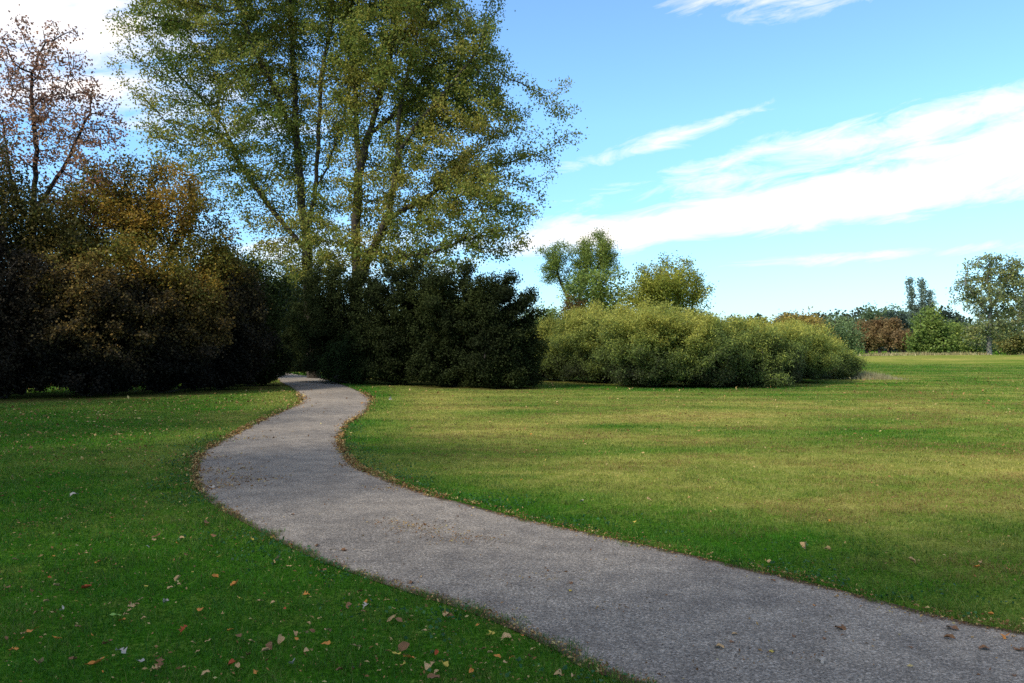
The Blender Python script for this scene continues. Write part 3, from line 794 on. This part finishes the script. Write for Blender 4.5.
# ------------------------------------------------------------------ far woods (one mass)
def woods():
    r = np.random.default_rng(3)
    P_, C_ = [], []
    for k in range(150):
        az = math.radians(r.uniform(-62, 62)); d = r.uniform(210, 330)
        cx, cy = d * math.sin(az), d * math.cos(az) + 10
        if d * math.cos(az) < 130: continue
        hh = r.uniform(8, 12.5) * (d / 250); rr = hh * r.uniform(.4, .6)
        n = 700
        u_ = nrm(r.normal(0, 1, (n, 3))) * r.uniform(.6, 1, (n, 1))
        P_.append(np.array([cx, cy, hh * .5]) + u_ * np.array([rr, rr, hh * .52]))
        base = palette(np.array([r.uniform(0, 1)]), [(.03, .045, .03), (.05, .065, .035), (.075, .08, .035), (.09, .075, .035)])
        C_.append(np.repeat(base, n, 0) * r.uniform(.7, 1.3, (n, 1)))
    P_ = np.vstack(P_); C_ = np.vstack(C_)
    P_[:, 2] = np.maximum(P_[:, 2], .1) + height(P_[:, 0], P_[:, 1])
    V, Fc = leaf_quads(P_, 1.15, r, .8, .4)
    return V, Fc, C_
V, Fc, c = woods()
o = link('distant_wood', make_mesh('distant_wood', V, Fc, 4, LEAF, fcol=c)); tag(o, 'low wooded skyline beyond the field', 'wood', kind='stuff')

# ------------------------------------------------------------------ fallen leaves
def flat_mat(name, c1, c2, tr=.15):
    m, nt, out = nmat(name)
    tc = nt.nodes.new('ShaderNodeTexCoord')
    nz = noise(nt, tc.outputs['Object'], 45, 4, .6)
    p = nt.nodes.new('ShaderNodeBsdfPrincipled'); nt.links.new(ramp(nt, nz, [(.3, c1), (.7, c2)]), p.inputs['Base Color'])
    p.inputs['Roughness'].default_value = .7; p.inputs['Specular IOR Level'].default_value = .25
    nt.links.new(p.outputs[0], out.inputs[0])
    return m
LM = {'tan': flat_mat('tan_leaf', (.30, .17, .07), (.52, .34, .15)), 'brown': flat_mat('brown_leaf', (.11, .05, .022), (.25, .12, .045)),
      'orange': flat_mat('orange_leaf', (.34, .11, .02), (.58, .24, .04)), 'yellow': flat_mat('yellow_leaf', (.35, .25, .03), (.55, .42, .08)),
      'pale': flat_mat('pale_leaf', (.24, .20, .155), (.48, .42, .34)), 'red': flat_mat('red_leaf', (.24, .045, .012), (.40, .08, .02)),
      'green': flat_mat('green_leaf', (.16, .28, .05), (.28, .42, .10))}
def leaf_shape(kind, r):
    """outline of a leaf, filled as a grid of strips and curled"""
    nt_, ns = 13, 5
    t = np.linspace(0, 1, nt_)
    if kind == 'oval': w = .32 * np.sin(np.pi * t ** .8) ** .8
    elif kind == 'narrow': w = .14 * np.sin(np.pi * t) ** .8
    elif kind == 'lobed': w = .42 * np.sin(np.pi * t ** .75) ** .7 * (.62 + .38 * np.cos(t * 3 * 2 * np.pi + 2.6))
    else: w = .40 * np.sin(np.pi * t ** .6) ** .6
    w = np.maximum(w, .012)
    s = np.linspace(-1, 1, ns)
    T, Sg = np.meshgrid(t, s, indexing='ij')
    X = T - .5; Yc = Sg * w[:, None]
    curl, fold, tw = r.uniform(-.5, 1.1), r.uniform(.2, 1.3), r.normal(0, .5)
    Z = curl * (X ** 2) * .9 + fold * np.abs(Yc) * .8 + tw * X * Yc * 2 + .05 * np.sin(T * 11 + r.uniform(0, 6)) * Sg
    V = np.stack([X, Yc, Z - Z.min()], -1).reshape(-1, 3)
    ii = np.arange(nt_ - 1)[:, None] * ns + np.arange(ns - 1)[None]
    Fq = np.stack([ii, ii + ns, ii + ns + 1, ii + 1], -1).reshape(-1)
    # stalk
    b = len(V)
    st = np.array([[-.5, .012, 0], [-.5, -.012, 0], [-.72, -.010, .02], [-.72, .010, .02]]) + np.array([0, 0, V[ns // 2, 2]])
    V = np.vstack([V, st]); Fq = np.concatenate([Fq, [b, b + 1, b + 2, b + 3]])
    return V, Fq
r = np.random.default_rng(22)
LEAFMESH = {}
for kind in ('oval', 'narrow', 'lobed', 'round'):
    for c in LM:
        for v in range(2):
            Vv, Fq = leaf_shape(kind, r)
            LEAFMESH[(kind, c, v)] = make_mesh('fallen_leaf', Vv, Fq, 4, LM[c], smooth=True)
KW = {'oval': 'oval', 'narrow': 'narrow', 'lobed': 'lobed', 'round': 'broad'}
def put_leaf(x, y, size, kind, c, label, group=None, lift=None, rot=None, tilt=None):
    on_path = float(glook(SD, np.array([x]), np.array([y]), 1.)[0]) < 0
    tc_ = float(glook(CROSS, np.array([x]), np.array([y]), 0.)[0])
    z = float(height(x, y)) + (.007 + .02 * (1 - (2 * tc_ - 1) ** 2) if on_path else .028)
    o = bpy.data.objects.new('fallen_leaf', LEAFMESH[(kind, c, int(r.integers(0, 2)))]); COL.objects.link(o)
    o.location = (x, y, z if lift is None else lift)
    o.scale = (size,) * 3
    tl = .03 if on_path else .35
    o.rotation_euler = (r.normal(0, tl) if tilt is None else tilt, r.normal(0, tl), r.uniform(0, 6.28) if rot is None else rot)
    tag(o, label, 'leaf', group)
    return o
special = [
    (75, 498, .13, 'round', 'pale', 'large white leaf lying alone on the left lawn'),
    (806, 549, .10, 'round', 'tan', 'upturned beige leaf standing up in the grass right of the path'),
    (827, 552, .09, 'oval', 'tan', 'dull tan leaf beside the upturned beige leaf right of the path'),
    (115, 620, .10, 'narrow', 'green', 'fresh light green leaf on the near left lawn'),
    (96, 669, .13, 'narrow', 'orange', 'long orange brown leaf at the lower left of the lawn'),
    (121, 657, .09, 'lobed', 'pale', 'crumpled whitish leaf right of the long orange brown leaf'),
    (141, 667, .075, 'round', 'pale', 'small bluish white curled leaf near the lower edge of the lawn'),
    (87, 592, .09, 'oval', 'red', 'dark red leaf on the near left lawn'),
    (201, 614, .10, 'oval', 'orange', 'rust orange leaf lying flat in the middle of the near left lawn'),
    (320, 575, .11, 'lobed', 'tan', 'crumpled tan leaf in the grass just off the left path edge'),
    (490, 640, .10, 'lobed', 'yellow', 'large yellow leaf in the grass at the left path edge'),
    (820, 666, .09, 'lobed', 'pale', 'pale cream leaf lying on the path in the foreground'),
    (840, 633, .09, 'oval', 'brown', 'curled brown leaf with a long stalk on the path foreground'),
    (582, 504, .08, 'round', 'pale', 'whitish leaf in the grass right of the path, left of the beige one'),
    (293, 668, .07, 'round', 'pale', 'bluish white leaf at the bottom of the left lawn near the path'),
    (280, 645, .09, 'oval', 'tan', 'light tan oval leaf on the left lawn near the bottom'),
    (366, 611, .08, 'lobed', 'pale', 'white crumpled leaf beside the left path edge'),
    (212, 489, .12, 'round', 'pale', 'pale leaf resting in the debris on the left path bend'),
    (390, 400, .22, 'lobed', 'pale', 'white litter leaf near the dark bushes right of the bend'),
    (952, 631, .10, 'round', 'brown', 'dark leaf in the green grass at the right path edge'),
]
for px, py, s_, kd, c, lab in special:
    x_, y_ = G(px, py)
    put_leaf(x_, y_, s_ * .68, kd, c, lab, tilt=(.9 if 'upturned' in lab else None))
wcol = ['tan', 'brown', 'orange', 'yellow', 'pale', 'red']
cnt = 0
used = set()
while cnt < 225:
    zone = r.choice(['left', 'path', 'right'], p=[.62, .18, .20])
    py = 372 + (683 - 372) * r.uniform(0, 1) ** (.55 if zone != 'right' else .8); px = r.uniform(5, 1019)
    x_, y_ = G(px, py)
    if y_ > 21: continue
    sd1 = float(glook(SD, np.array([x_]), np.array([y_]), 1.)[0]); sidev = float(glook(SIDE, np.array([x_]), np.array([y_]), -1.)[0])
    z_ = 'path' if sd1 < -.05 else ('left' if sidev > 0 else 'right')
    if z_ != zone or abs(sd1) < .03: continue
    if zone == 'right' and r.uniform() < .25 and sd1 > 3: continue
    c = r.choice(wcol, p={'left': [.44, .28, .15, .08, .02, .03], 'path': [.25, .52, .14, .05, .0, .04], 'right': [.48, .37, .09, .06, .0, 0]}[zone])
    kd = r.choice(['oval', 'narrow', 'lobed', 'round'], p=[.42, .2, .2, .18])
    size = float(.028 + .04 * r.uniform() ** 2.0) * (1.15 if y_ > 10 else 1)
    where = {'left': 'on the left lawn', 'path': 'on the path', 'right': 'on the grass right of the path'}[zone]
    nearfar = 'near' if y_ < 7 else 'farther'
    lab = f'{"small" if size < .042 else "larger"} {c} {KW[kd]} fallen leaf {where}, {"close by" if y_ < 7 else "farther off"}'
    put_leaf(x_, y_, size, kd, c, lab, group=f'{"small" if size < .042 else "larger"} {c} {KW[kd]} leaves {where}, {nearfar}')
    cnt += 1
# litter too fine to count
def litter():
    r = np.random.default_rng(77)
    n = 60000
    x, y, rad, _ = blades(n, 1.5, 2.5, 45, 8)
    sd, side = glook(SD, x, y, 9), glook(SIDE, x, y, -9)
    en_ = sstep(.42, .62, fbm(x * .7, y * .7, seed=71))
    left = side > 0
    nz = fbm(x * .9, y * .9, seed=70)
    pr = np.where(sd < 0, .05 + .6 * en_ * np.exp(sd / .16), np.where(left, .75, .16) * (.3 + 1.6 * (nz - .2))) + .5 * en_ * np.exp(-np.abs(sd) / .09)
    k = (r.uniform(0, 1, n) < pr) & (under_shrubs(x, y) < .25)
    x, y, rad, sd = x[k], y[k], rad[k], sd[k]
    # more along both edges
    m = 3600
    j = (r.uniform(0, 1, m) ** 1.3 * len(PL) * .5).astype(int)
    b = np.where((r.uniform(0, 1, m) < .5)[:, None], PL[j], PR[j]) + r.normal(0, .08, (m, 2))
    x = np.concatenate([x, b[:, 0]]); y = np.concatenate([y, b[:, 1]])
    m = 12000
    j = (len(PL) * r.uniform(.03, .36, m)).astype(int)
    rt = (r.uniform(0, 1, m) < .62)[:, None]
    eo = nrm(PR[j] - PL[j])
    b = np.where(rt, PR[j] + eo * .01, PL[j] - eo * .01) + r.normal(0, .035, (m, 2))
    kk = fbm(b[:, 0] * 1.6, b[:, 1] * 1.6, seed=61) > .42
    x = np.concatenate([x, b[kk, 0]]); y = np.concatenate([y, b[kk, 1]])
    # swept drifts lying on the path
    for px, py, sx, sy, q in [(392, 524, .12, .05, 40), (412, 528, .14, .05, 60), (425, 533, .16, .06, 90), (456, 540, .2, .07, 120), (475, 545, .2, .08, 30), (530, 580, .2, .06, 40), (235, 482, .35, .12, 90), (215, 472, .3, .12, 130),
                              (255, 480, .25, .08, 50), (212, 488, .2, .1, 120), (245, 440, .3, .1, 40), (210, 458, .35, .1, 70), (390, 489, .12, .05, 40), (352, 466, .15, .08, 50), (628, 610, .15, .05, 25), (760, 660, .2, .06, 25)]:
        c0 = G(px, py); p = c0 + r.normal(0, 1, (int(q * 1.7), 2)) * np.array([sx, sy * 1.6])
        x = np.concatenate([x, p[:, 0]]); y = np.concatenate([y, p[:, 1]])
    sd = glook(SD, x, y, 9); n = len(x)
    rad = np.hypot(x, y)
    tcr = glook(CROSS, x, y, 0)
    z = height(x, y) + np.where(sd < 0, .010 + .02 * (1 - (2 * tcr - 1) ** 2), r.uniform(.02, .05, n))
    size = np.maximum(.016, rad * .0026) * r.uniform(.5, 1.6, n)
    V, Fc = leaf_quads(np.column_stack([x, y, z]), size[:, None], r, .5, 1.8, 0)
    c = palette(r.uniform(0, 1, n), [(.10, .045, .02), (.20, .095, .035), (.30, .16, .06), (.38, .25, .10), (.46, .37, .15)])
    return V, Fc, c
def leaf_quads_fix(pts, size, r, *a): return leaf_quads(pts, size, r, *a)
_lq = leaf_quads
def leaf_quads(pts, size, r, aspect=.75, up=.5, droop=.3, orient=None):
    if np.ndim(size) == 2: return _lq_scaled(pts, size, r, aspect, up, droop)
    return _lq(pts, size, r, aspect, up, droop, orient)
def _lq_scaled(pts, size, r, aspect, up, droop):
    V, Fc = _lq(pts, 1.0, r, aspect, up, droop)
    V = V.reshape(-1, 4, 3); V = pts[:, None] + (V - pts[:, None]) * size[:, :, None]
    return V.reshape(-1, 3), Fc
V, Fc, c = litter()
o = link('leaf_litter', make_mesh('leaf_litter', V, Fc, 4, LEAF_DARK, fcol=c)); tag(o, 'scattered bits of dead leaves over the lawn and along the path edges', 'leaf litter', kind='stuff')

# ------------------------------------------------------------------ sky and sun
w = bpy.data.worlds.new('World'); S.world = w; w.use_nodes = True
nt = w.node_tree; nt.nodes.clear()
out = nt.nodes.new('ShaderNodeOutputWorld'); bg = nt.nodes.new('ShaderNodeBackground')
sky = nt.nodes.new('ShaderNodeTexSky'); sky.sky_type = 'NISHITA'; sky.sun_disc = False
sky.sun_elevation = SUN_EL; sky.sun_rotation = SUN_AZ
sky.air_density = 1.0; sky.dust_density = .6; sky.ozone_density = 1.5
tc = nt.nodes.new('ShaderNodeTexCoord'); d = tc.outputs['Generated']
sp = nt.nodes.new('ShaderNodeSeparateXYZ'); nt.links.new(d, sp.inputs[0])
azn = mth(nt, 'MULTIPLY', mth(nt, 'ARCTAN2', sp.outputs[0], sp.outputs[1]), 180 / math.pi)
eln = mth(nt, 'MULTIPLY', mth(nt, 'ARCSINE', sp.outputs[2]), 180 / math.pi)
# streaky noise in azimuth / elevation, slightly tilted like the cirrus
cmb = nt.nodes.new('ShaderNodeCombineXYZ')
nt.links.new(mth(nt, 'MULTIPLY', azn, .11), cmb.inputs[0])
nt.links.new(mth(nt, 'MULTIPLY', mth(nt, 'SUBTRACT', eln, mth(nt, 'MULTIPLY', azn, .14)), .42), cmb.inputs[1])
n1 = noise(nt, cmb.outputs[0], 1.6, 9, .66, .8)
n2 = noise(nt, cmb.outputs[0], .7, 3, .5, .3)
cov = None
for a0, e0, rot, la, lb, amp in [(24, 9.9, 6, 17, 1.5, 1.35), (40, 12.5, 6, 14, 2.6, 1.3), (8, 8.0, 3, 10, 1.15, 1.2), (16, 8.8, 4, 9, 1.2, 1.2), (28, 13.9, 9, 10, 1.35, .72), (36, 15.2, 8, 9, 1.2, .7), (11, 14.3, 14, 5.5, .62, .62),
                                 (13, 11.2, 8, 6, 1.1, .45), (15, 12.6, 10, 6, .5, .45), (22, 12.6, 9, 8, .5, .4), (24.5, 5.8, 2, 6.5, .38, .55), (18, 23, -4, 5.5, 1.1, .62), (-31, 20.5, 2, 9, 4.0, 1.0), (-27, 16, 4, 7, 2.0, .8), (-20, 14.5, 4, 6, 1.2, .4),
                                 (-14, 6, 2, 9, 2.0, .4), (-60, 22, 5, 16, 4, .9), (70, 16, 5, 18, 3, .8), (120, 20, 5, 25, 5, .8), (-130, 18, 3, 30, 5, .7), (170, 30, 0, 25, 5, .6), (-95, 48, 0, 45, 11, 1.1), (85, 46, 0, 50, 11, 1.1), (165, 50, 0, 40, 14, 1.1), (-160, 56, 0, 40, 12, 1.1), (0, 62, 0, 80, 9, 1.1)]:  # high unseen clouds overhead and behind, added to whiten the ambient light
    cr, sr = math.cos(math.radians(rot)), math.sin(math.radians(rot))
    da = mth(nt, 'SUBTRACT', azn, a0); de = mth(nt, 'SUBTRACT', eln, e0)
    s_ = mth(nt, 'ADD', mth(nt, 'MULTIPLY', da, cr / la), mth(nt, 'MULTIPLY', de, sr / la))
    t_ = mth(nt, 'ADD', mth(nt, 'MULTIPLY', da, -sr / lb), mth(nt, 'MULTIPLY', de, cr / lb))
    q_ = mth(nt, 'SQRT', mth(nt, 'ADD', mth(nt, 'POWER', mth(nt, 'ABSOLUTE', s_), 2.), mth(nt, 'POWER', mth(nt, 'ABSOLUTE', t_), 2.)))
    f_ = mth(nt, 'MULTIPLY', mth(nt, 'SUBTRACT', 1.45, q_), amp)
    cov = f_ if cov is None else mth(nt, 'MAXIMUM', cov, f_)
cl = mth(nt, 'ADD', cov, mth(nt, 'MULTIPLY', mth(nt, 'SUBTRACT', n1, .5), 2.6))
cl = mth(nt, 'ADD', cl, mth(nt, 'MULTIPLY', mth(nt, 'SUBTRACT', n2, .5), .8))
cl = maprange(nt, cl, .12, 1.15)
skyc = mixc(nt, 1., sky.outputs[0], (1.34, 1.72, 2.05), 'MULTIPLY')
hz = maprange(nt, eln, 0, 26)
skyc = mixc(nt, 1., skyc, ramp(nt, hz, [(0., (.66, .72, .80)), (.25, (.76, .84, .90)), (.6, (.95, 1.03, 1.02)), (1., (1., 1., 1.))]), 'MULTIPLY')
fin = mixc(nt, cl, skyc, (8.6, 8.2, 8.1))
nt.links.new(fin, bg.inputs[0]); bg.inputs[1].default_value = .15
nt.links.new(bg.outputs[0], out.inputs[0])

ld = bpy.data.lights.new('sun', 'SUN'); ld.energy = 5.0; ld.angle = math.radians(6.0); ld.color = (1., .94, .84)
so = bpy.data.objects.new('sun', ld); COL.objects.link(so)
from mathutils import Vector
to_sun = Vector((math.sin(SUN_AZ) * math.cos(SUN_EL), math.cos(SUN_AZ) * math.cos(SUN_EL), math.sin(SUN_EL)))
so.rotation_euler = to_sun.to_track_quat('Z', 'Y').to_euler(); so.location = to_sun * 60

# ------------------------------------------------------------------ camera
cd_ = bpy.data.cameras.new('camera'); cam = bpy.data.objects.new('camera', cd_); COL.objects.link(cam)
cd_.sensor_width = 36; cd_.lens = 36 * F / 1024; cd_.clip_end = 6000; cd_.clip_start = .05
cam.location = (0, 0, CH)
cam.rotation_euler = (math.radians(90) + math.atan((HY - 341.5) / F), 0, 0)
S.camera = cam
S.render.engine = 'CYCLES'
S.view_settings.view_transform = 'Standard'; S.view_settings.look = 'None'; S.view_settings.exposure = 0; S.view_settings.gamma = 1
S.cycles.max_bounces = 6; S.cycles.diffuse_bounces = 3; S.cycles.glossy_bounces = 2; S.cycles.transmission_bounces = 3
S.cycles.use_denoising = False
